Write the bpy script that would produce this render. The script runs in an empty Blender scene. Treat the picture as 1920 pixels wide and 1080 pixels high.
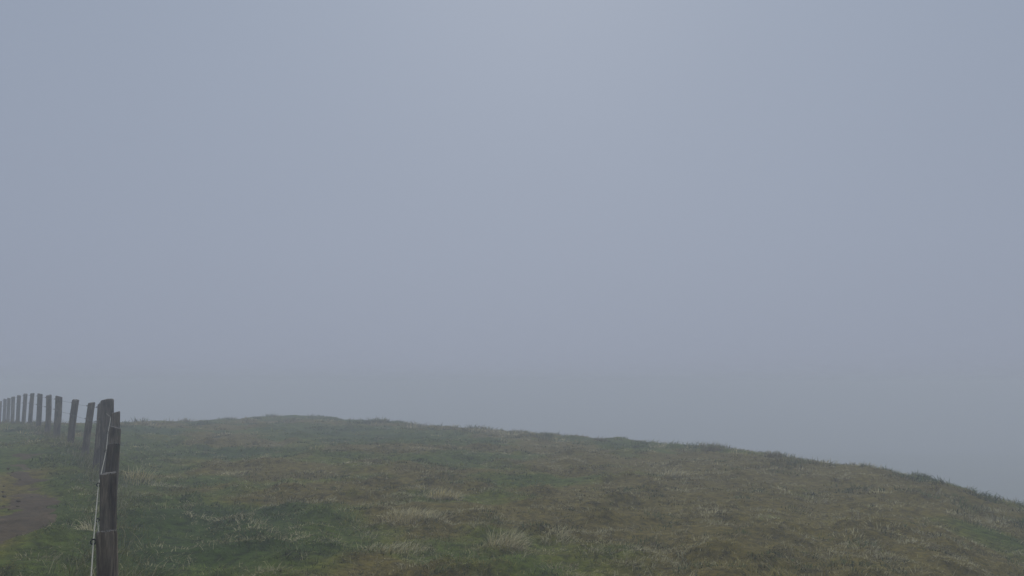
import bpy, math
import numpy as np

# ------------------------------------------------------------------ camera
scene = bpy.context.scene
COL = scene.collection
EYE = np.array([0.0, 0.0, 1.65])
FPX = 1500.0                                   # focal length in 1920-px units
PITCH = math.atan(180.0 / FPX)
cam_d = bpy.data.cameras.new("camera")
cam_d.sensor_width = 36.0
cam_d.lens = 36.0 * FPX / 1920.0
cam_d.clip_start = 0.05
cam_d.clip_end = 2000.0
cam = bpy.data.objects.new("camera", cam_d)
cam.location = EYE
cam.rotation_euler = (math.radians(90) + PITCH, 0, 0)
COL.objects.link(cam)
scene.camera = cam

# ------------------------------------------------------------------ sky
SUN_EL, SUN_ROT = math.radians(36), math.radians(3)
world = bpy.data.worlds.new("World")
scene.world = world
world.use_nodes = True
wn, wl = world.node_tree.nodes, world.node_tree.links
wn.clear()
w_out = wn.new("ShaderNodeOutputWorld")
tc = wn.new("ShaderNodeTexCoord")
sep = wn.new("ShaderNodeSeparateXYZ")
wl.new(tc.outputs["Generated"], sep.inputs[0])
ramp = wn.new("ShaderNodeValToRGB")            # overcast: darker at the horizon, brighter overhead
ramp.color_ramp.interpolation = 'EASE'
e = ramp.color_ramp.elements
SKY = [(0.0, (.303, .339, .425)), (0.16, (.304, .347, .440)), (0.5, (.288, .340, .440)), (1.0, (.34, .395, .50))]
e[0].position, e[0].color = SKY[0][0], (*SKY[0][1], 1)
e[1].position, e[1].color = SKY[3][0], (*SKY[3][1], 1)
for p, c in SKY[1:3]:
    k = e.new(p); k.color = (*c, 1)
ramp.color_ramp.interpolation = 'LINEAR'
wl.new(sep.outputs["Z"], ramp.inputs[0])
# slow, faint unevenness of the cloud layer
wns = wn.new("ShaderNodeTexNoise"); wns.inputs["Scale"].default_value = 1.7
wns.inputs["Detail"].default_value = 2.0
wl.new(tc.outputs["Generated"], wns.inputs["Vector"])
wmr = wn.new("ShaderNodeMapRange")
wmr.inputs[1].default_value, wmr.inputs[2].default_value = .3, .7
wmr.inputs[3].default_value, wmr.inputs[4].default_value = .985, 1.015
wl.new(wns.outputs["Fac"], wmr.inputs[0])
wmul = wn.new("ShaderNodeVectorMath"); wmul.operation = 'SCALE'
wl.new(ramp.outputs["Color"], wmul.inputs[0]); wl.new(wmr.outputs[0], wmul.inputs["Scale"])
# the sun stands ahead behind the cloud and brightens it over a broad patch
sdir = (math.sin(SUN_ROT) * math.cos(SUN_EL), math.cos(SUN_ROT) * math.cos(SUN_EL), math.sin(SUN_EL))
wdot = wn.new("ShaderNodeVectorMath"); wdot.operation = 'DOT_PRODUCT'; wdot.inputs[1].default_value = sdir
wl.new(tc.outputs["Generated"], wdot.inputs[0])
wmx = wn.new("ShaderNodeMath"); wmx.operation = 'MAXIMUM'; wmx.inputs[1].default_value = 0.0
wl.new(wdot.outputs["Value"], wmx.inputs[0])
wpw = wn.new("ShaderNodeMath"); wpw.operation = 'POWER'; wpw.inputs[1].default_value = 5.0
wl.new(wmx.outputs[0], wpw.inputs[0])
wgl = wn.new("ShaderNodeVectorMath"); wgl.operation = 'SCALE'; wgl.inputs[0].default_value = (.058, .062, .066)
wl.new(wpw.outputs[0], wgl.inputs["Scale"])
wsum = wn.new("ShaderNodeVectorMath"); wsum.operation = 'ADD'
wl.new(wmul.outputs[0], wsum.inputs[0]); wl.new(wgl.outputs[0], wsum.inputs[1])
bg1 = wn.new("ShaderNodeBackground"); bg1.inputs["Strength"].default_value = 0.95
wl.new(wsum.outputs[0], bg1.inputs["Color"])
nish = wn.new("ShaderNodeTexSky"); nish.sky_type = 'NISHITA'
nish.sun_disc = False; nish.sun_elevation = SUN_EL; nish.sun_rotation = SUN_ROT
nish.dust_density = 8.0; nish.air_density = 1.0
bg2 = wn.new("ShaderNodeBackground"); bg2.inputs["Strength"].default_value = 0.0006   # what gets through the cloud
wl.new(nish.outputs[0], bg2.inputs["Color"])
wadd = wn.new("ShaderNodeAddShader")
wl.new(bg1.outputs[0], wadd.inputs[0]); wl.new(bg2.outputs[0], wadd.inputs[1])
wl.new(wadd.outputs[0], w_out.inputs["Surface"])

sun_d = bpy.data.lights.new("sun", 'SUN')
sun_d.energy = 1.15
sun_d.angle = math.radians(60)
sun_d.color = (1.0, .985, .98)
sun = bpy.data.objects.new("sun", sun_d)
sun.rotation_euler = (math.radians(90) - SUN_EL, 0, math.pi - SUN_ROT)
sun.location = (0, 0, 60)
COL.objects.link(sun)

scene.view_settings.view_transform = 'Standard'
scene.view_settings.look = 'None'
scene.view_settings.exposure = 0.0
scene.view_settings.gamma = 1.0
scene.view_settings.use_curve_mapping = False
scene.cycles.volume_bounces = 4
scene.cycles.max_bounces = 8
scene.cycles.diffuse_bounces = 3

# ------------------------------------------------------------------ numeric helpers
rng = np.random.default_rng(7)
TAB = np.random.default_rng(11).random((256, 256))

def vnoise(x, y, seed=0):
    x = np.asarray(x, float) + seed * 17.37 + 1000; y = np.asarray(y, float) + seed * 9.71 + 1000
    xi, yi = np.floor(x).astype(int), np.floor(y).astype(int)
    fx, fy = x - xi, y - yi
    fx = fx * fx * fx * (fx * (fx * 6 - 15) + 10); fy = fy * fy * fy * (fy * (fy * 6 - 15) + 10)
    a = TAB[xi & 255, yi & 255]; b = TAB[(xi + 1) & 255, yi & 255]
    c = TAB[xi & 255, (yi + 1) & 255]; d = TAB[(xi + 1) & 255, (yi + 1) & 255]
    return (a * (1 - fx) + b * fx) * (1 - fy) + (c * (1 - fx) + d * fx) * fy

def fbm(x, y, scale, octv=3, seed=0):
    s, amp, tot = 0.0, 1.0, 0.0
    for o in range(octv):
        ca, sa = math.cos(o * 1.1 + .4), math.sin(o * 1.1 + .4)
        f = 2.03 ** o / scale
        s = s + amp * vnoise((x * ca - y * sa) * f, (x * sa + y * ca) * f, seed + o * 3)
        tot += amp; amp *= .5
    return s / tot

def sstep(a, b, x):
    t = np.clip((x - a) / (b - a), 0, 1)
    return t * t * (3 - 2 * t)

def survey(u, v, Y):
    """point seen along a line of sight (1920x1080 plate) at forward distance Y"""
    dx, dy = (u - 960) / FPX, -(v - 540) / FPX
    d = np.array([dx, math.cos(PITCH) - dy * math.sin(PITCH), math.sin(PITCH) + dy * math.cos(PITCH)])
    return EYE + d * (Y / d[1])

# ------------------------------------------------------------------ terrain
CREST = [(-100, 797, 26), (0, 796, 26), (130, 797, 27), (240, 797, 30), (340, 792, 34), (440, 785, 38), (540, 781, 40),
         (600, 782, 39), (660, 789, 37), (760, 794, 34), (860, 802, 32), (960, 810, 30), (1060, 817, 28),
         (1160, 824, 26), (1260, 834, 24), (1340, 842, 22), (1450, 856, 20), (1540, 879, 18), (1620, 888, 16.5),
         (1680, 902, 15.5), (1760, 918, 14.5), (1860, 958, 13.5), (1920, 975, 13.0), (2100, 1040, 12.2)]
ca, cr, cz = [], [], []
for u, v, Y in CREST:
    p = survey(u, v, Y)
    ca.append(math.atan2(p[0], p[1])); cr.append(math.hypot(p[0], p[1])); cz.append(p[2])
ca = [-math.pi, -1.6, -.9] + ca + [1.1, 1.8, math.pi]
cr = [30, 26, 29] + cr + [14, 22, 30]
cz = [-.3, -.4, .1] + cz + [-.7, -.6, -.3]
_ag = np.linspace(-math.pi, math.pi, 1441)
def _smooth(vals):
    g = np.interp(_ag, ca, vals)
    k = np.hanning(9); k /= k.sum()
    return np.convolve(np.pad(g, 4, mode='wrap'), k, mode='valid')
_rg, _zg = _smooth(cr), _smooth(cz)

# the fence line (fixed first, since the path runs beside it)
#        u_top v_top  width  Y    u_base v_base
POSTS = [(211, 1240, .100, 2.10, 150, 2000),
         (200, 996, .087, 3.8, 191, 1370),
         (203, 887, .098, 5.6, 199, 1150),
         (213.5, 833, .100, 7.4, 202, 1030),
         (216, 801, .120, 9.2, 206, 960),
         (217.5, 773, .102, 11.0, 212, 915),
         (201, 749, .186, 13.0, 201, 865),
         (189, 757, .100, 14.4, 181, 850),
         (172, 755, .128, 16.0, 160, 837),
         (142, 749.5, .130, 18.0, 132, 834),
         (110.5, 743.5, .145, 20.0, 106, 815),
         (91.7, 741, .136, 22.0, 89, 808),
         (75, 738.5, .134, 24.0, 72, 802),
         (60.7, 737.5, .114, 26.0, 56, 798),
         (47.7, 738.5, .116, 28.0, 43.5, 795),
         (35.8, 741.5, .120, 30.0, 34, 793),
         (25, 744, .126, 32.0, 24.3, 793),
         (17, 746.5, .124, 34.0, 16, 794),
         (9.5, 748, .120, 36.0, 8, 796),
         (1, 752.5, .125, 38.5, 0, 798),
         (-8, 757, .125, 41.0, -9, 800)]
FL = np.array([survey(p[4], p[5], p[3])[:2] for p in POSTS])
FL = np.vstack([[FL[0] - 4 * (FL[2] - FL[0])], FL, [FL[-1] + 6 * (FL[-1] - FL[-3])]])

def fence_coords(x, y):
    """signed lateral offset from the fence line (negative = path side) and distance along it"""
    x, y = np.asarray(x, float), np.asarray(y, float)
    best = np.full(x.shape, 1e9); lat = np.zeros(x.shape); along = np.zeros(x.shape)
    s0 = 0.0
    for a, b in zip(FL[:-1], FL[1:]):
        d = b - a; L = np.hypot(*d); d = d / L
        t = np.clip((x - a[0]) * d[0] + (y - a[1]) * d[1], 0, L)
        qx, qy = x - a[0] - d[0] * t, y - a[1] - d[1] * t
        dist = np.hypot(qx, qy)
        m = dist < best
        best = np.where(m, dist, best)
        lat = np.where(m, np.where(d[0] * qy - d[1] * qx > 0, -dist, dist), lat)
        along = np.where(m, s0 + t, along)
        s0 += L
    return lat, along

AL0 = float(fence_coords(np.array([-5.3]), np.array([10.4]))[1][0])

def path_mask(x, y):
    lat, al = fence_coords(x, y)
    wob = (fbm(x, y, .8, 5, 31) - .5) * 1.5
    bul = .34 * np.exp(-((al - AL0) / 2.2) ** 2)              # trodden wider here
    inner = sstep(-.66, -1.16, lat - bul + wob * .6)
    outer = sstep(-2.75, -2.35, lat + wob)
    thin = 1 - sstep(AL0 + 5.0, AL0 + 9.0, al + wob * 3) * .75  # greener further up
    return inner * outer * thin

def tnominal(x, y, rough=True):
    r = np.hypot(x, y); a = np.arctan2(x, y)
    R, Z = np.interp(a, _ag, _rg), np.interp(a, _ag, _zg)
    t = np.clip(r / R, 0, 1)
    z = Z * (1 - (1 - t) ** 2.1)
    s = np.maximum(r - R, 0)
    z = z - .30 * (np.sqrt(s * s + 36) - 6)
    z = np.where(z < -6, -6 - 10 * (1 - np.exp((z + 6) / 10)), z)
    if rough:
        z = z + (fbm(x, y, 3.2, 2, 1) - .5) * .20 * sstep(1.5, 6, r)
        z = z + (fbm(x, y, .75, 4, 5) - .5) * .17 * sstep(1.0, 4, r)
    return z

# hummocks
NH = 3000
hr = np.exp(rng.uniform(math.log(3.0), math.log(48), NH)); ha = rng.uniform(-.80, .75, NH)
HX, HY = hr * np.sin(ha), hr * np.cos(ha)
HR = np.exp(rng.uniform(math.log(.08), math.log(.34), NH)) * (1 + .012 * hr); HH = HR * rng.uniform(.06, .34, NH) * (1 - .55 * sstep(.72, .95, hr / np.interp(ha, _ag, _rg)))
keep = path_mask(HX, HY) < .2
HX, HY, HR, HH = HX[keep], HY[keep], HR[keep], HH[keep]
_cell = 1.0
_buckets = {}
for i in range(len(HX)):
    for ix in range(int(math.floor((HX[i] - HR[i]) / _cell)), int(math.floor((HX[i] + HR[i]) / _cell)) + 1):
        for iy in range(int(math.floor((HY[i] - HR[i]) / _cell)), int(math.floor((HY[i] + HR[i]) / _cell)) + 1):
            _buckets.setdefault((ix, iy), []).append(i)

def hummocks(x, y):
    out = np.zeros(x.size)
    xf, yf = x.ravel(), y.ravel()                  # warped, so that no two mounds share an outline
    xf, yf = xf + (fbm(xf, yf, .34, 2, 151) - .5) * .42, yf + (fbm(xf, yf, .34, 2, 157) - .5) * .42
    key = (np.floor(xf / _cell).astype(np.int64) + 5000) * 20000 + np.floor(yf / _cell).astype(np.int64) + 5000
    order = np.argsort(key, kind='stable'); ks = key[order]
    for (ix, iy), idx in _buckets.items():
        k = (ix + 5000) * 20000 + iy + 5000
        lo, hi = np.searchsorted(ks, k), np.searchsorted(ks, k, side='right')
        if hi <= lo: continue
        sel = order[lo:hi]
        for i in idx:
            q = ((xf[sel] - HX[i]) ** 2 + (yf[sel] - HY[i]) ** 2) / HR[i] ** 2
            out[sel] = np.maximum(out[sel], HH[i] * np.clip(1 - q, 0, 1) ** 1.3)
    return out.reshape(x.shape)

def terrain(x, y):
    x, y = np.asarray(x, float), np.asarray(y, float)
    pm = path_mask(x, y)
    return tnominal(x, y) + hummocks(x, y) * (1 - pm) - .07 * pm

_ga = {}
def ground_at(u, v):
    """first hit of a line of sight with the terrain"""
    if (u, v) not in _ga:
        Y = np.linspace(3, 60, 1500)
        d = survey(u, v, 1.0) - EYE
        P_ = EYE[None] + d[None] * Y[:, None]
        hit = np.nonzero(P_[:, 2] <= tnominal(P_[:, 0], P_[:, 1]))[0]
        _ga[(u, v)] = P_[hit[0] if len(hit) else 700][:2]
    return _ga[(u, v)]

# colour patches of the sward (what grows there): green lush, brown bent grass, pale straw
def gauss_px(x, y, items):
    s = np.zeros_like(x)
    for u, v, du, w in items:
        c = ground_at(u, v); c2 = ground_at(u + du, v)
        rad = max(.5, math.hypot(*(c2 - c)))
        rad_y = rad * 1.3
        s = s + w * np.exp(-(((x - c[0]) / rad) ** 2 + ((y - c[1]) / rad_y) ** 2))
    return s
GREEN_PX = [(380, 1000, 150, .55), (300, 1060, 120, .4), (130, 900, 70, .5), (1210, 940, 110, .5), (600, 880, 90, .15),
            (1480, 920, 110, .3), (1100, 1050, 160, .25), (640, 850, 60, .2), (1560, 1060, 130, .3), (900, 1060, 120, .2), (120, 850, 60, .6)]
BROWN_PX = [(560, 920, 90, .5), (700, 960, 110, .6), (830, 930, 60, .3), (1760, 1040, 130, .5), (1600, 890, 140, .5),
            (1850, 960, 110, .4), (1000, 860, 160, .3), (1300, 865, 140, .35), (700, 1050, 70, .4), (1100, 880, 90, .25), (480, 800, 160, .25)]
STRAW_PX = [(800, 955, 60, 1.2), (740, 1040, 65, 1.0), (1780, 1050, 90, .8), (640, 870, 60, .25), (1050, 870, 90, .3),
            (1280, 890, 60, .35), (1500, 870, 120, .35), (1720, 960, 120, .3), (940, 1030, 40, .4), (1100, 1070, 60, .3)]
def sward(x, y):
    lat, _ = fence_coords(x, y)
    g = (fbm(x, y, 2.6, 4, 41) - .5) * 1.35 + .66 - .22 * sstep(-.5, -1.0, lat) * sstep(16, 11, y) + gauss_px(x, y, GREEN_PX) * .55 - gauss_px(x, y, BROWN_PX) * .5
    s = fbm(x, y, 1.1, 3, 61) + gauss_px(x, y, STRAW_PX) * .35
    return g, s

# ------------------------------------------------------------------ materials
def new_mat(name):
    m = bpy.data.materials.new(name); m.use_nodes = True
    nt = m.node_tree
    b = nt.nodes["Principled BSDF"]
    b.inputs["Specular IOR Level"].default_value = .06
    return m, nt, b

def ramp_node(nt, stops):
    r = nt.nodes.new("ShaderNodeValToRGB")
    el = r.color_ramp.elements
    el[0].position, el[0].color = stops[0][0], (*stops[0][1], 1)
    el[1].position, el[1].color = stops[-1][0], (*stops[-1][1], 1)
    for p, c in stops[1:-1]:
        k = el.new(p); k.color = (*c, 1)
    return r

def noise_node(nt, vec, scale, detail=4, rough=.55):
    n = nt.nodes.new("ShaderNodeTexNoise")
    n.inputs["Scale"].default_value = scale; n.inputs["Detail"].default_value = detail
    n.inputs["Roughness"].default_value = rough
    if vec is not None: nt.links.new(vec, n.inputs["Vector"])
    return n

def bump_node(nt, fac, strength, dist, bsdf):
    b = nt.nodes.new("ShaderNodeBump")
    b.inputs["Strength"].default_value = strength; b.inputs["Distance"].default_value = dist
    nt.links.new(fac, b.inputs["Height"]); nt.links.new(b.outputs[0], bsdf.inputs["Normal"])

# turf (thatch and moss under the blades): vertex colour gives the plant cover, noise the fine mottling
M_TURF, nt, b = new_mat("turf")
at = nt.nodes.new("ShaderNodeAttribute"); at.attribute_name = "cover"
geo = nt.nodes.new("ShaderNodeNewGeometry")
n1 = noise_node(nt, geo.outputs["Position"], 9, 6, .65)
r1 = ramp_node(nt, [(.30, (.30, .30, .30)), (.70, (1.65, 1.6, 1.5))])
nt.links.new(n1.outputs["Fac"], r1.inputs[0])
mx = nt.nodes.new("ShaderNodeMix"); mx.data_type = 'RGBA'; mx.blend_type = 'MULTIPLY'; mx.inputs[0].default_value = 1
nt.links.new(at.outputs["Color"], mx.inputs[6]); nt.links.new(r1.outputs[0], mx.inputs[7])
nt.links.new(mx.outputs[2], b.inputs["Base Color"]); b.inputs["Roughness"].default_value = .95
n2 = noise_node(nt, geo.outputs["Position"], 22, 5, .6)
bump_node(nt, n2.outputs["Fac"], .8, .05, b)

# grass blades
M_GRASS, nt, b = new_mat("grass_blades")
at = nt.nodes.new("ShaderNodeAttribute"); at.attribute_name = "cover"
nt.links.new(at.outputs["Color"], b.inputs["Base Color"]); b.inputs["Roughness"].default_value = .75
b.inputs["Specular IOR Level"].default_value = .05

# trodden dirt
M_DIRT, nt, b = new_mat("trodden_dirt")
geo = nt.nodes.new("ShaderNodeNewGeometry")
n1 = noise_node(nt, geo.outputs["Position"], 1.6, 6, .6)
r1 = ramp_node(nt, [(.25, (.066, .044, .020)), (.5, (.110, .076, .037)), (.75, (.165, .118, .060))])
nt.links.new(n1.outputs["Fac"], r1.inputs[0])
n3 = noise_node(nt, geo.outputs["Position"], 14, 6, .7)
r3 = ramp_node(nt, [(.3, (.6, .6, .6)), (.7, (1.35, 1.33, 1.3))])
nt.links.new(n3.outputs["Fac"], r3.inputs[0])
mx = nt.nodes.new("ShaderNodeMix"); mx.data_type = 'RGBA'; mx.blend_type = 'MULTIPLY'; mx.inputs[0].default_value = 1
nt.links.new(r1.outputs[0], mx.inputs[6]); nt.links.new(r3.outputs[0], mx.inputs[7])
nt.links.new(mx.outputs[2], b.inputs["Base Color"]); b.inputs["Roughness"].default_value = .8
bump_node(nt, n3.outputs["Fac"], .7, .04, b)

# weathered wood: grain along the post, damp dark streaks, a little algae
def wood(name, dark, mid, light, seed):
    m, nt, b = new_mat(name)
    tcn = nt.nodes.new("ShaderNodeTexCoord")
    mp = nt.nodes.new("ShaderNodeMapping"); mp.inputs["Scale"].default_value = (1, 1, .07)
    mp.inputs["Location"].default_value = (seed, seed * .7, seed * .3)
    nt.links.new(tcn.outputs["Object"], mp.inputs[0])
    g = noise_node(nt, mp.outputs[0], 75, 5, .65)
    r = ramp_node(nt, [(.28, dark), (.5, mid), (.74, light)])
    nt.links.new(g.outputs["Fac"], r.inputs[0])
    mp2 = nt.nodes.new("ShaderNodeMapping"); mp2.inputs["Scale"].default_value = (1, 1, .25)
    mp2.inputs["Location"].default_value = (seed * 1.3, 0, seed)
    nt.links.new(tcn.outputs["Object"], mp2.inputs[0])
    st = noise_node(nt, mp2.outputs[0], 14, 4, .6)
    r2 = ramp_node(nt, [(.34, (.26, .23, .20)), (.60, (1.3, 1.24, 1.14))])
    nt.links.new(st.outputs["Fac"], r2.inputs[0])
    mx = nt.nodes.new("ShaderNodeMix"); mx.data_type = 'RGBA'; mx.blend_type = 'MULTIPLY'; mx.inputs[0].default_value = 1
    nt.links.new(r.outputs[0], mx.inputs[6]); nt.links.new(r2.outputs[0], mx.inputs[7])
    al = noise_node(nt, tcn.outputs["Object"], 9, 4, .6)
    r3 = ramp_node(nt, [(.56, (0, 0, 0)), (.72, (.5, .5, .5))])
    nt.links.new(al.outputs["Fac"], r3.inputs[0])
    mx2 = nt.nodes.new("ShaderNodeMix"); mx2.data_type = 'RGBA'
    nt.links.new(r3.outputs[0], mx2.inputs[0]); nt.links.new(mx.outputs[2], mx2.inputs[6])
    mx2.inputs[7].default_value = (.085, .095, .062, 1)
    nt.links.new(mx2.outputs[2], b.inputs["Base Color"])
    b.inputs["Roughness"].default_value = .85
    bump_node(nt, g.outputs["Fac"], .9, .006, b)
    return m
M_WOOD = [wood("weathered_wood", (.045, .036, .028), (.120, .099, .078), (.27, .23, .19), 1.0),
          wood("weathered_wood_dark", (.036, .029, .023), (.098, .081, .065), (.23, .195, .16), 5.0),
          wood("weathered_wood_grey", (.054, .044, .035), (.140, .117, .094), (.30, .26, .215), 9.0)]
M_END, nt, b = new_mat("end_grain")
tcn = nt.nodes.new("ShaderNodeTexCoord")
wv = nt.nodes.new("ShaderNodeTexWave"); wv.wave_type = 'RINGS'; wv.rings_direction = 'Z'
wv.inputs["Scale"].default_value = 45; wv.inputs["Distortion"].default_value = 3
nt.links.new(tcn.outputs["Object"], wv.inputs["Vector"])
r = ramp_node(nt, [(0, (.14, .125, .105)), (1, (.29, .265, .23))])
nt.links.new(wv.outputs["Fac"], r.inputs[0]); nt.links.new(r.outputs[0], b.inputs["Base Color"])
b.inputs["Roughness"].default_value = .9
bump_node(nt, wv.outputs["Fac"], .5, .004, b)

M_ROPE, nt, b = new_mat("pale_rope")
tcn = nt.nodes.new("ShaderNodeTexCoord")
n = noise_node(nt, tcn.outputs["Object"], 60, 3)
r = ramp_node(nt, [(.3, (.30, .285, .22)), (.7, (.48, .46, .37))])
nt.links.new(n.outputs["Fac"], r.inputs[0]); nt.links.new(r.outputs[0], b.inputs["Base Color"])
b.inputs["Roughness"].default_value = .6
M_WIRE, nt, b = new_mat("dull_wire")
tcn = nt.nodes.new("ShaderNodeTexCoord")
n = noise_node(nt, tcn.outputs["Object"], 30, 3)
r = ramp_node(nt, [(.3, (.10, .095, .09)), (.7, (.22, .21, .20))])
nt.links.new(n.outputs["Fac"], r.inputs[0]); nt.links.new(r.outputs[0], b.inputs["Base Color"])
b.inputs["Metallic"].default_value = .5; b.inputs["Roughness"].default_value = .55
M_BLACK, nt, b = new_mat("black_plastic")
tcn = nt.nodes.new("ShaderNodeTexCoord")
n = noise_node(nt, tcn.outputs["Object"], 80, 2)
r = ramp_node(nt, [(.3, (.010, .010, .011)), (.7, (.022, .022, .024))])
nt.links.new(n.outputs["Fac"], r.inputs[0]); nt.links.new(r.outputs[0], b.inputs["Base Color"])
b.inputs["Roughness"].default_value = .45

# ------------------------------------------------------------------ mesh helpers
def mesh_np(name, co, quads=None, tris=None, colors=None, mat=None, smooth=True):
    me = bpy.data.meshes.new(name)
    nq = 0 if quads is None else len(quads); ntr = 0 if tris is None else len(tris)
    me.vertices.add(len(co)); me.vertices.foreach_set("co", np.ascontiguousarray(co, np.float32).ravel())
    idx = []
    if nq: idx.append(np.asarray(quads, np.int32).ravel())
    if ntr: idx.append(np.asarray(tris, np.int32).ravel())
    idx = np.concatenate(idx)
    me.loops.add(len(idx)); me.loops.foreach_set("vertex_index", idx)
    starts = np.concatenate([np.arange(nq) * 4, nq * 4 + np.arange(ntr) * 3]).astype(np.int32)
    me.polygons.add(nq + ntr); me.polygons.foreach_set("loop_start", starts)
    me.update(calc_edges=True)
    me.polygons.foreach_set("use_smooth", np.full(nq + ntr, smooth))
    if colors is not None:
        a = me.color_attributes.new("cover", 'FLOAT_COLOR', 'POINT')
        c4 = np.ones((len(co), 4), np.float32); c4[:, :3] = colors
        a.data.foreach_set("color", c4.ravel())
    if mat: me.materials.append(mat)
    return me

def link(name, me, parent=None, loc=(0, 0, 0)):
    o = bpy.data.objects.new(name, me)
    COL.objects.link(o); o.parent = parent; o.location = loc
    return o

def tag(o, label=None, cat=None, group=None, kind=None):
    if label: o["label"] = label
    if cat: o["category"] = cat
    if group: o["group"] = group
    if kind: o["kind"] = kind
    return o

# ------------------------------------------------------------------ ground sheet
GREEN = np.array([.108, .148, .018]); DKGREEN = np.array([.066, .108, .018])
OLIVE = np.array([.174, .184, .024]); BROWN = np.array([.202, .162, .038]); STRAW = np.array([.60, .52, .28])

def cover_color(g, s):
    g = np.asarray(g)[..., None]
    c = BROWN + (OLIVE - BROWN) * sstep(.38, .50, g)
    c = c + (GREEN - c) * sstep(.46, .62, g)
    c = c + (DKGREEN - c) * sstep(.66, .95, g)
    return c

def axis(fine0, fine1, step, lo, hi):
    mid = np.arange(fine0, fine1 + step / 2, step)
    out_hi, d, v = [], step, mid[-1]
    while v < hi:
        d *= 1.13; v += d; out_hi.append(v)
    out_lo, d, v = [], step, mid[0]
    while v > lo:
        d *= 1.13; v -= d; out_lo.append(v)
    return np.concatenate([out_lo[::-1], mid, out_hi])
gx, gy = axis(-26, 13, .11, -190, 190), axis(1.5, 44, .11, -190, 190)
XX, YY = np.meshgrid(gx, gy)
ZZ = terrain(XX, YY)
nx, ny = len(gx), len(gy)
ii = (np.arange(ny - 1)[:, None] * nx + np.arange(nx - 1)[None]).ravel()
quads = np.stack([ii, ii + 1, ii + nx + 1, ii + nx], 1)
gg, ss = sward(XX.ravel(), YY.ravel())
gcol = cover_color(gg, ss) * .8
me = mesh_np("ground", np.stack([XX.ravel(), YY.ravel(), ZZ.ravel()], 1), quads, None, gcol, M_TURF)
ground = tag(link("ground", me), "rough hilltop pasture falling away to the right", kind="structure")

# ------------------------------------------------------------------ trodden path beside the fence
al = np.arange(2.0, 60, .09)
seg = np.hypot(*(FL[1:] - FL[:-1]).T); cum = np.concatenate([[0], np.cumsum(seg)])
cxs, cys = np.interp(al, cum, FL[:, 0]), np.interp(al, cum, FL[:, 1])
k = np.hanning(41); k /= k.sum()
cxs = np.convolve(np.pad(cxs, 20, mode='reflect', reflect_type='odd'), k, 'valid')
cys = np.convolve(np.pad(cys, 20, mode='reflect', reflect_type='odd'), k, 'valid')
tx, ty = np.gradient(cxs), np.gradient(cys); tl = np.hypot(tx, ty); tx, ty = tx / tl, ty / tl
lt = np.arange(.40, 3.1, .075)
PX = cxs[:, None] - ty[:, None] * lt[None]; PY = cys[:, None] + tx[:, None] * lt[None]
edge = np.minimum(sstep(.40, .6, lt), sstep(3.1, 2.8, lt))[None]
PZ = tnominal(PX, PY) - .035 + (fbm(PX, PY, .28, 3, 77) - .5) * .055 - .05 * np.exp(-((lt[None] - 1.45) / .5) ** 2) - .06 * (1 - edge)
n0, n1_ = PX.shape
ii = (np.arange(n0 - 1)[:, None] * n1_ + np.arange(n1_ - 1)[None]).ravel()
quads = np.stack([ii, ii + n1_, ii + n1_ + 1, ii + 1], 1)[:, ::-1]
path = tag(link("path", mesh_np("path", np.stack([PX.ravel(), PY.ravel(), PZ.ravel()], 1), quads, None, None, M_DIRT)),
           "bare brown trodden dirt path left of the fence", kind="structure")
# loose clods of earth lying on it
cv, cq, ct = [], [], []
base_ico = None
import bmesh
bm = bmesh.new(); bmesh.ops.create_icosphere(bm, subdivisions=1, radius=1)
iv = np.array([v.co[:] for v in bm.verts]); it = np.array([[v.index for v in f.verts] for f in bm.faces]); bm.free()
sel_a, sel_l = rng.uniform(6, 30, 260), rng.uniform(.75, 2.2, 260)
for a, l in zip(sel_a, sel_l):
    i = int((a - 2.0) / .09)
    x, y = cxs[i] - ty[i] * l, cys[i] + tx[i] * l
    z = float(tnominal(np.array([x]), np.array([y]))[0]) - .06
    s = rng.uniform(.006, .022)
    v = iv * s * rng.uniform(.7, 1.3, (len(iv), 1)) * [1.3, 1.1, .7]
    ct.append(it + len(iv) * len(cv)); cv.append(v + [x, y, z + .2 * s])
tag(link("dirt_clods", mesh_np("dirt_clods", np.concatenate(cv), None, np.concatenate(ct), None, M_DIRT, False), path), kind="stuff")

# ------------------------------------------------------------------ grass
def blades(px, py, pz, phi, L, th1, th2, w, col, tipcol):
    n = len(px)
    d = np.stack([np.cos(phi), np.sin(phi), np.zeros(n)], 1)
    up = np.array([0, 0, 1.0])
    p0 = np.stack([px, py, pz], 1)
    mid = p0 + (L * .5)[:, None] * (d * np.sin(th1)[:, None] + up * np.cos(th1)[:, None])
    tip = mid + (L * .5)[:, None] * (d * np.sin(th2)[:, None] + up * np.cos(th2)[:, None])
    tw = rng.uniform(-.9, .9, n)
    side = np.stack([-np.sin(phi + tw), np.cos(phi + tw), rng.uniform(-.3, .3, n)], 1) * (w * .5)[:, None]
    co = np.stack([p0 - side, p0 + side, mid + side * .85, mid - side * .85, tip], 1).reshape(-1, 3)
    b5 = np.arange(n)[:, None] * 5
    q = b5 + np.array([0, 1, 2, 3]); t = b5 + np.array([3, 2, 4])
    c = np.stack([col, col, col * .6 + tipcol * .4, col * .6 + tipcol * .4, tipcol], 1).reshape(-1, 3)
    return co, q, t, c

def merge(parts):
    off = 0; C, Q, T, K = [], [], [], []
    for co, q, t, c in parts:
        C.append(co); Q.append(q + off); T.append(t + off); K.append(c); off += len(co)
    return np.concatenate(C), np.concatenate(Q), np.concatenate(T), np.concatenate(K)

WIND = -.15                                     # blades lie over to the right, a little towards us

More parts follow.
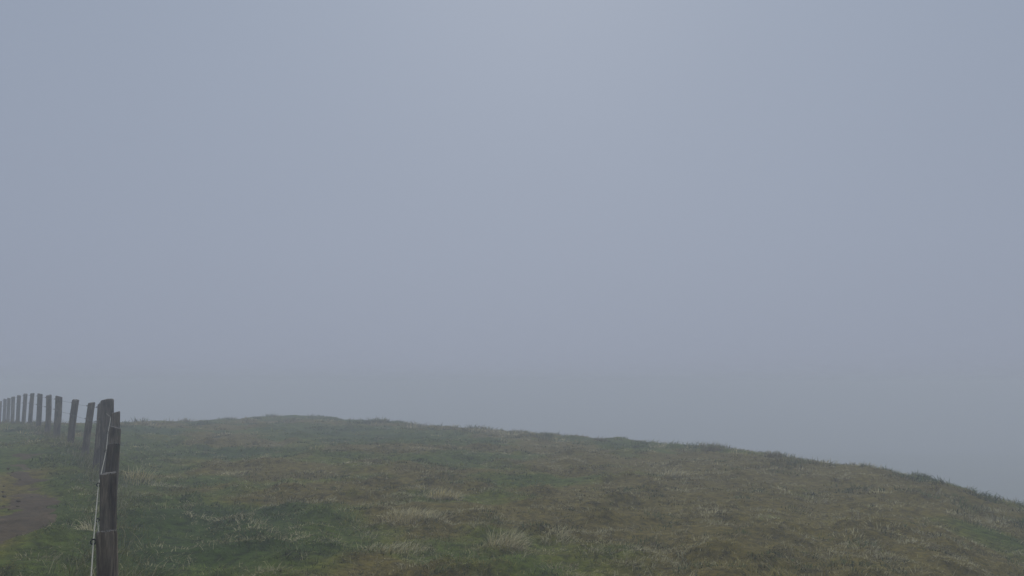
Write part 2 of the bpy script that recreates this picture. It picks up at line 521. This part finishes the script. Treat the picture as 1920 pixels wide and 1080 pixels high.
# short sward
N = 520000
r = np.exp(rng.uniform(math.log(3.6), math.log(47), N)); a = rng.uniform(-.78, .74, N)
x, y = r * np.sin(a), r * np.cos(a)
R = np.interp(a, _ag, _rg)
lat, _al = fence_coords(x, y)
pm = path_mask(x, y)
ok = (r < R + 5) & (rng.random(N) > pm * (.42 + .56 * sstep(.60, .44, fbm(x, y, .35, 3, 123))))
x, y, r, pm = x[ok], y[ok], r[ok], pm[ok]
n = len(x)
g, s = sward(x, y)
g = g + rng.normal(0, .05, n)
hz = fbm(x, y, .42, 3, 91)
phi = WIND + (fbm(x, y, .7, 2, 95) - .5) * 9.0 + rng.normal(0, .6, n)
L = (.022 + .055 * sstep(.42, .72, hz)) * rng.uniform(.6, 1.4, n) * (1 + .008 * r) * (1 - .55 * pm)
L *= 1.0 - .25 * sstep(.6, .9, g)
th1 = rng.uniform(.80, 1.45, n); th2 = th1 + rng.uniform(.1, .5, n)
w = np.maximum(.005, .00060 * r) * rng.uniform(.7, 1.3, n)
cn = fbm(x, y, .33, 2, 97)                        # clump to clump
col = cover_color(g + (cn - .5) * .55, s) * rng.uniform(.65, 1.35, (n, 1)) * (.34 + 1.26 * sstep(.34, .66, .5 * fbm(x, y, .22, 2, 131) + .5 * fbm(x, y, .6, 2, 137)))[:, None]
pst = np.clip(.02 + .45 * sstep(.54, .68, s * .55 + fbm(x, y, .38, 2, 99) * .45) + .06 * sstep(.5, .35, g), 0, .75)
isst = rng.random(n) < pst
col[isst] = (STRAW * rng.uniform(.45, 1.05, (n, 1)))[isst]
tip = col * .7 + (STRAW * .45) * .3
z = terrain(x, y) - .01
parts = [blades(x, y, z, phi, L, th1, th2, w, col, tip)]

# tussocks growing on the hummocks: blades spray out and are combed over by the wind
hg, hs = sward(HX, HY)
Hr = np.hypot(HX, HY)
HZ = None
bx, by, bphi, bL, bt1, bw, bc = [], [], [], [], [], [], []
Ra = np.interp(np.arctan2(HX, HY), _ag, _rg)
for i in range(len(HX)):
    if Hr[i] > Ra[i] + 4 or rng.random() < .25: continue
    nb = int(np.clip(150 - 2.2 * Hr[i], 45, 150) * HR[i] / .3)
    rr = HR[i] * .85 * np.sqrt(rng.random(nb)); aa = rng.uniform(0, 2 * math.pi, nb)
    bx.append(HX[i] + rr * np.cos(aa)); by.append(HY[i] + rr * np.sin(aa))
    lean = WIND + rng.normal(0, 1.1)
    vx = np.cos(aa) * rr / HR[i] * 1.2 + math.cos(lean) * .45 + rng.normal(0, .3, nb)
    vy = np.sin(aa) * rr / HR[i] * 1.2 + math.sin(lean) * .45 + rng.normal(0, .3, nb)
    bphi.append(np.arctan2(vy, vx))
    bL.append(HR[i] * rng.uniform(.2, .5, nb) * rng.uniform(.4, .8))
    bt1.append(rng.uniform(.55, 1.25, nb))
    bw.append(np.maximum(.005, .00055 * Hr[i]) * rng.uniform(.7, 1.3, nb))
    t = rng.random()
    ps = .07 + .40 * sstep(.55, .75, hs[i])
    if t < ps: base = STRAW * rng.uniform(.55, .95)
    elif hg[i] < .52: base = BROWN * rng.uniform(.9, 1.5)
    else: base = OLIVE * rng.uniform(.7, 1.2) if rng.random() < .5 else GREEN * rng.uniform(.8, 1.3)
    c = base * rng.uniform(.7, 1.35, (nb, 1))
    sw = rng.random(nb) < .12
    c[sw] = STRAW * rng.uniform(.5, 1.0, (sw.sum(), 1))
    bc.append(c)
bx, by, bphi, bL, bt1, bw, bc = map(np.concatenate, (bx, by, bphi, bL, bt1, bw, bc))
bz = terrain(bx, by) - .015
parts.append(blades(bx, by, bz, bphi, bL, bt1, bt1 + rng.uniform(.3, .9, len(bx)), bw, bc, bc * .7 + STRAW * .5 * .3))

# small irregular tufts, gathered in drifts
N = 12500
r = np.exp(rng.uniform(math.log(4.0), math.log(42), N)); a = rng.uniform(-.76, .72, N)
cx_, cy_ = r * np.sin(a), r * np.cos(a)
ok = (r < np.interp(a, _ag, _rg) + 3) & (path_mask(cx_, cy_) < .35) & (rng.random(N) < .15 + .85 * sstep(.40, .62, fbm(cx_, cy_, 1.0, 3, 141)))
cx_, cy_, r = cx_[ok], cy_[ok], r[ok]
tg, ts = sward(cx_, cy_)
nt_ = len(cx_)
trad = np.exp(rng.uniform(math.log(.035), math.log(.15), nt_)) * (1 + .03 * np.maximum(r - 8, 0))
nbl = np.clip((240 * trad).astype(int) + 8, 10, 42)
own = np.repeat(np.arange(nt_), nbl); n = len(own)
kind_ = rng.random(nt_)
pstr = .06 + .55 * sstep(.55, .70, ts)
tcol = np.where((kind_ < pstr)[:, None], STRAW * rng.uniform(.55, 1.15, (nt_, 1)),
                np.where((rng.random(nt_) < .5)[:, None], cover_color(tg - .15, ts) * rng.uniform(.8, 1.5, (nt_, 1)), DKGREEN * rng.uniform(.5, 1.2, (nt_, 1))))
rr = trad[own] * np.sqrt(rng.random(n)); aa = rng.uniform(0, 6.28, n)
x, y = cx_[own] + rr * np.cos(aa) * 1.4, cy_[own] + rr * np.sin(aa)
tl_ = WIND + rng.normal(0, 1.3, nt_)
vx = np.cos(aa) * rr / trad[own] + .6 * np.cos(tl_)[own] + rng.normal(0, .25, n)
vy = np.sin(aa) * rr / trad[own] + .6 * np.sin(tl_)[own] + rng.normal(0, .25, n)
th = rng.uniform(.3, 1.3, n)
cc = tcol[own] * rng.uniform(.6, 1.35, (n, 1))
parts.append(blades(x, y, terrain(x, y) - .008, np.arctan2(vy, vx), (.022 + .50 * trad[own]) * (1 + .9 * sstep(.78, .95, r / np.interp(np.arctan2(cx_, cy_), _ag, _rg)))[own] * rng.uniform(.5, 1.2, n), th, th + rng.uniform(.2, .9, n),
                    np.maximum(.005, .00062 * r[own]) * rng.uniform(.7, 1.3, n), cc, cc * .85 + STRAW * .08))

# thin dead stalks, scattered
N = 8000
r = np.exp(rng.uniform(math.log(4.5), math.log(42), N)); a = rng.uniform(-.75, .72, N)
x, y = r * np.sin(a), r * np.cos(a)
_, s = sward(x, y)
ok = (r < np.interp(a, _ag, _rg) + 2) & (path_mask(x, y) < .1) & (rng.random(N) < .25 + .75 * sstep(.45, .65, s))
x, y, r = x[ok], y[ok], r[ok]; n = len(x)
th = rng.uniform(.1, 1.1, n)
cc = STRAW * rng.uniform(.5, 1.0, (n, 1))
parts.append(blades(x, y, terrain(x, y) - .005, rng.uniform(0, 6.28, n), rng.uniform(.04, .13, n), th, th + rng.uniform(.1, .6, n),
                    np.maximum(.004, .0005 * r) * rng.uniform(.8, 1.2, n), cc, cc))

# longer uncut grass along the foot of the fence
N = 14000
sa = rng.uniform(4.0, 46, N) ; sl = rng.normal(0, .16, N)
i = np.clip(((sa - 2.0) / .09).astype(int), 0, len(cxs) - 1)
x, y = cxs[i] + ty[i] * sl, cys[i] - tx[i] * sl
r = np.hypot(x, y)
cl = fbm(x, y, .5, 2, 103)
L = (.05 + .17 * sstep(.35, .75, cl)) * rng.uniform(.6, 1.3, N)
cc = np.where((rng.random(N) < .3)[:, None], STRAW * .8, OLIVE * 1.0) * rng.uniform(.6, 1.3, (N, 1))
th = rng.uniform(.15, .8, N)
parts.append(blades(x, y, terrain(x, y) - .01, WIND + rng.normal(0, 1.2, N), L, th, th + rng.uniform(.3, .8, N),
                    np.maximum(.005, .0005 * r) * rng.uniform(.7, 1.2, N), cc, cc * .6 + STRAW * .3))
co, q, t, c = merge(parts)
grass = tag(link("grass", mesh_np("grass", co, q, t, c, M_GRASS)), "rough wind-combed pasture grass in green, brown and straw tones", "grass", kind="stuff")
print("grass tris", len(q) * 2 + len(t))

# ------------------------------------------------------------------ tussocks one can pick out
def tussock(u, v, rad, height, nb, color, label, lean=WIND, spread=.8, stiff=.5, group=None, Y=None):
    nb = int(nb * 2.6)
    if Y is None: px, py = ground_at(u, v)
    else: px, py = survey(u, v, Y)[:2]
    pz = float(terrain(np.array([px]), np.array([py]))[0])
    R_ = math.hypot(px, py)
    rr = rad * rng.random(nb) ** .62; aa = rng.uniform(0, 2 * math.pi, nb)
    lx, ly = rr * np.cos(aa), rr * np.sin(aa)
    lz = terrain(px + lx, py + ly) - pz - .015
    vx = np.cos(aa) * rr / rad * spread + math.cos(lean) * .6 + rng.normal(0, .3, nb)
    vy = np.sin(aa) * rr / rad * spread + math.sin(lean) * .6 + rng.normal(0, .3, nb)
    th = rng.uniform(.1, 1.05, nb) * (1.5 - stiff) + .05
    col = np.array(color) * rng.uniform(.6, 1.3, (nb, 1))
    co, q, t, c = blades(lx, ly, lz, np.arctan2(vy, vx), height * rng.uniform(.35, 1.2, nb) * (1.1 - .35 * rr / rad), th, th + rng.uniform(.2, .8, nb),
                         np.maximum(.007, .0008 * R_) * rng.uniform(.7, 1.2, nb), col, col * .8 + STRAW * .2)
    o = link("grass_tussock", mesh_np("grass_tussock", co, q, t, c, M_GRASS), None, (px, py, pz))
    return tag(o, label, "tussock", group or "tussocks standing out of the pasture")

P = STRAW * 1.2
tussock(262, 905, .30, .28, 55, P, "fan of pale upright stalks just right of the near fence posts", .0, .9, 1.1)
tussock(828, 940, .28, .22, 230, P, "pale straw tussock, upper of the two in the middle foreground", -.2)
tussock(775, 975, .40, .18, 300, P * .9, "pale straw tussock, lower of the two in the middle foreground", -.2)
tussock(950, 1035, .20, .26, 120, P * .85, "straw tussock with a dark hollow under it, bottom centre of the picture", .1)
tussock(1050, 1018, .22, .15, 90, P * .8, "low flattened pale tussock right of the bottom centre hollow", .1)
tussock(166, 1000, .08, .20, 22, P * .9, "pale tuft at the path side of the nearest fence post", 2.8)
tussock(735, 1040, .42, .13, 260, P * .9, "broad low patch of straw stalks left of bottom centre", -.3)
tussock(1262, 893, .30, .22, 110, P * .85, "small pale tussock by itself below the skyline right of centre", .0)
tussock(1332, 840, .26, .26, 110, BROWN * .8, "dark tuft breaking the skyline right of centre, middle one of three", .0, Y=21.8)
tussock(1122, 822, .26, .25, 110, BROWN * .8, "dark tuft breaking the skyline, nearest the middle of the picture", .0, Y=25.8)
tussock(1450, 854, .20, .22, 80, BROWN * .8, "small dark tuft on the skyline where the slope steepens to the right", .0, Y=19.8)

# ------------------------------------------------------------------ fence
fp = [(survey(p[0], p[1], p[3]), survey(p[4], p[5], p[3]), p[2]) for p in POSTS]
SI = 6
org = np.array([*fp[SI][1][:2], 0.0]); org[2] = float(terrain(org[:1], org[1:2])[0])
fence = bpy.data.objects.new("wire_fence", None); COL.objects.link(fence); fence.location = org
fence.empty_display_size = .3
tag(fence, "weathered wooden post fence with pale rope running up beside the dirt path", "fence")

def post_mesh(top, base_xy, dia, seed, strainer=False):
    prng = np.random.default_rng(seed)
    gz = float(terrain(np.array([base_xy[0]]), np.array([base_xy[1]]))[0])
    base = np.array([base_xy[0], base_xy[1], gz])
    axis_v = top - base
    H = axis_v[2]
    S = 28
    hs = np.concatenate([np.linspace(-.12, .97, 26), [.985, .996, 1.0]])
    ang = np.arange(S) / S * 2 * math.pi
    rad = dia / 2
    oval = 1 + .05 * np.cos(2 * ang + prng.uniform(0, 6)) + .03 * np.cos(3 * ang + prng.uniform(0, 6)) + prng.normal(0, .022, S)
    c1, c2 = prng.integers(0, S, 2)
    if not strainer and prng.random() < .8:                 # weather side, split by drying, faces down the fence line
        c1 = int(round(math.atan2(-base[1], -base[0]) / (2 * math.pi) * S + prng.integers(1, 6))) % S
    verts = []
    tilt_a, tilt = prng.uniform(-1.2, 4.3), prng.uniform(.05, .16)
    if strainer: tilt_a, tilt = 0.0, .07
    bow = prng.normal(0, .008, 2)
    for k_, h in enumerate(hs):
        rr = rad * oval * (1 + prng.normal(0, .007, S)) * (1.03 - .03 * h)
        if h > .99: rr = rr * (.965 if not strainer else .90)
        if h >= 1.0: rr = rr * (.94 if not strainer else .82)
        # drying cracks
        d1 = .34 * sstep(.25, .6, h) * (1 if not strainer else .3); d2 = .14 * sstep(.9, .3, h)
        rr[c1] *= 1 - d1; rr[(c1 + 1) % S] *= 1 - d1 * .4
        rr[c2] *= 1 - d2
        ctr = axis_v[:2] * h + bow * math.sin(math.pi * max(h, 0))
        zz = np.full(S, h * H)
        if h > .99: zz = zz + prng.normal(0, .0025, S)
        if h > .9: zz = zz + rad * tilt * np.cos(ang - tilt_a) * 2 * ((h - .9) / .1)
        verts.append(np.stack([ctr[0] + rr * np.cos(ang), ctr[1] + rr * np.sin(ang), zz], 1))
    co = np.concatenate(verts + [np.array([[*(axis_v[:2]), H + (.012 if strainer else .001)]])])
    q = []
    for k_ in range(len(hs) - 1):
        for j in range(S):
            q.append((k_ * S + j, k_ * S + (j + 1) % S, (k_ + 1) * S + (j + 1) % S, (k_ + 1) * S + j))
    lastr = (len(hs) - 1) * S
    tcap = [(lastr + j, lastr + (j + 1) % S, lastr + S) for j in range(S)]
    me = mesh_np("post", co, q, tcap, None, M_WOOD[seed % 3])
    me.materials.append(M_END)
    mi = np.zeros(len(me.polygons), np.int32); mi[-S:] = 1; mi[(len(hs) - 2) * S:(len(hs) - 1) * S] = 1
    me.polygons.foreach_set("material_index", mi)
    sm = np.ones(len(me.polygons), bool); sm[(len(hs) - 3) * S:] = False
    me.polygons.foreach_set("use_smooth", sm)
    return me, base, axis_v

def tube(pts, rad, S=7):
    pts = np.asarray(pts, float)
    d = np.gradient(pts, axis=0); d /= np.linalg.norm(d, axis=1)[:, None] + 1e-9
    up = np.where(np.abs(d[:, 2:3]) > .9, [[1.0, 0, 0]], [[0, 0, 1.0]])
    s = np.cross(d, up); s /= np.linalg.norm(s, axis=1)[:, None]
    u = np.cross(s, d)
    an = np.arange(S) / S * 2 * math.pi
    rad = np.broadcast_to(np.asarray(rad, float), (len(pts),))
    co = (pts[:, None] + rad[:, None, None] * (s[:, None] * np.cos(an)[None, :, None] + u[:, None] * np.sin(an)[None, :, None])).reshape(-1, 3)
    q = []
    for k_ in range(len(pts) - 1):
        for j in range(S):
            q.append((k_ * S + j, k_ * S + (j + 1) % S, (k_ + 1) * S + (j + 1) % S, (k_ + 1) * S + j))
    return co, np.array(q)

# ring insulator: a screw stem and an eye the rope passes through (stem along +X, eye at origin in the YZ-facing plane)
ra = np.linspace(0, 2 * math.pi, 15)
e1 = tube(np.stack([np.cos(ra) * .011, np.zeros(15), np.sin(ra) * .011], 1), .0038, 6)
e2 = tube(np.stack([np.linspace(.010, .060, 5), np.zeros(5), np.zeros(5)], 1), .0042, 6)
e3 = tube(np.stack([np.linspace(.018, .024, 3), np.zeros(3), np.zeros(3)], 1), .009, 8)
ins_co, ins_q, off = [], [], 0
for co_, q_ in (e1, e2, e3):
    ins_co.append(co_); ins_q.append(q_ + off); off += len(co_)
INS = mesh_np("insulator", np.concatenate(ins_co), np.concatenate(ins_q), None, None, M_BLACK)

rope_pts, rope2_pts = [], []
for k_, (top, basep, dia) in enumerate(fp):
    me, base, ax = post_mesh(top, basep[:2], dia, 100 + k_ * 7, k_ == SI)
    o = link("strainer_post" if k_ == SI else "post", me, fence, base - org)
    if k_ == SI: o["label"] = "thick round-topped post, the stoutest of the fence"
    if k_ == 1: o["label"] = "nearest post, cut flat on top with a black ring holding the rope"
    j = min(max(k_, 1), len(fp) - 2)
    dv = fp[j + 1][0][:2] - fp[j - 1][0][:2]; dv /= np.linalg.norm(dv)
    left = np.array([-dv[1], dv[0]])
    for down, store in (({0: .05, 1: .043, 2: .075}.get(k_, .06), rope_pts), ({0: .30}.get(k_, .31), rope2_pts)):
        h = 1 - down / ax[2]
        eye = base + ax * h
        offd = dia / 2 + (.010 if store is rope_pts else .012)
        eye = eye + np.array([left[0], left[1], 0]) * offd
        if store is rope2_pts:
            if k_ == 0: continue
            if k_ == 1: eye = base + ax * h + np.array([dv[0], dv[1], 0]) * (dia / 2 + .014)
        store.append(eye)
        io = link("insulator", INS, o, eye - base)
        io.rotation_euler = (0, 0, math.atan2(-left[1], -left[0]))

def sagged(pts, sag):
    out = []
    for a_, b_ in zip(pts[:-1], pts[1:]):
        for f in np.linspace(0, 1, 9)[:-1]:
            p = a_ * (1 - f) + b_ * f; p = p.copy(); p[2] -= sag * 4 * f * (1 - f); out.append(p)
    out.append(pts[-1])
    return np.array(out)
tie = fp[SI][0] + np.array([.052, -.100, -.22])       # the rope is tied off on the near face of the stout post
for pts, rd in ((rope_pts, .0029), (rope2_pts, .0025)):
    run = pts[:SI] + [tie] if pts is rope_pts else pts[:2]
    co, q = tube(sagged(run, .006) - org, rd)
    link("rope", mesh_np("rope", co, q, None, None, M_ROPE), fence)
    co, q = tube(sagged(pts[SI:] if pts is rope_pts else pts[SI - 1:], .012) - org, .0024)
    link("wire", mesh_np("wire", co, q, None, None, M_WIRE), fence)

# ------------------------------------------------------------------ fog
zmin, ztop = float(ZZ.min()) - 1.0, 2.3
v = [(sx, sy, sz) for sz in (zmin, ztop) for sy in (-195 - 40, 195 + 40) for sx in (-195 - 40, 195 + 40)]
f = [(0, 2, 3, 1), (4, 5, 7, 6), (0, 1, 5, 4), (2, 6, 7, 3), (0, 4, 6, 2), (1, 3, 7, 5)]
me = bpy.data.meshes.new("haze"); me.from_pydata(v, [], f)
m = bpy.data.materials.new("fog_air"); m.use_nodes = True
nt = m.node_tree; nt.nodes.clear()
mo = nt.nodes.new("ShaderNodeOutputMaterial"); pv = nt.nodes.new("ShaderNodeVolumePrincipled")
pv.inputs["Color"].default_value = (.925, .950, 1.0, 1)
pv.inputs["Density"].default_value = .0178
pv.inputs["Anisotropy"].default_value = 0.0
nt.links.new(pv.outputs[0], mo.inputs["Volume"])
me.materials.append(m)
haze = tag(link("haze", me), "even grey-blue fog over the whole hilltop", kind="stuff")
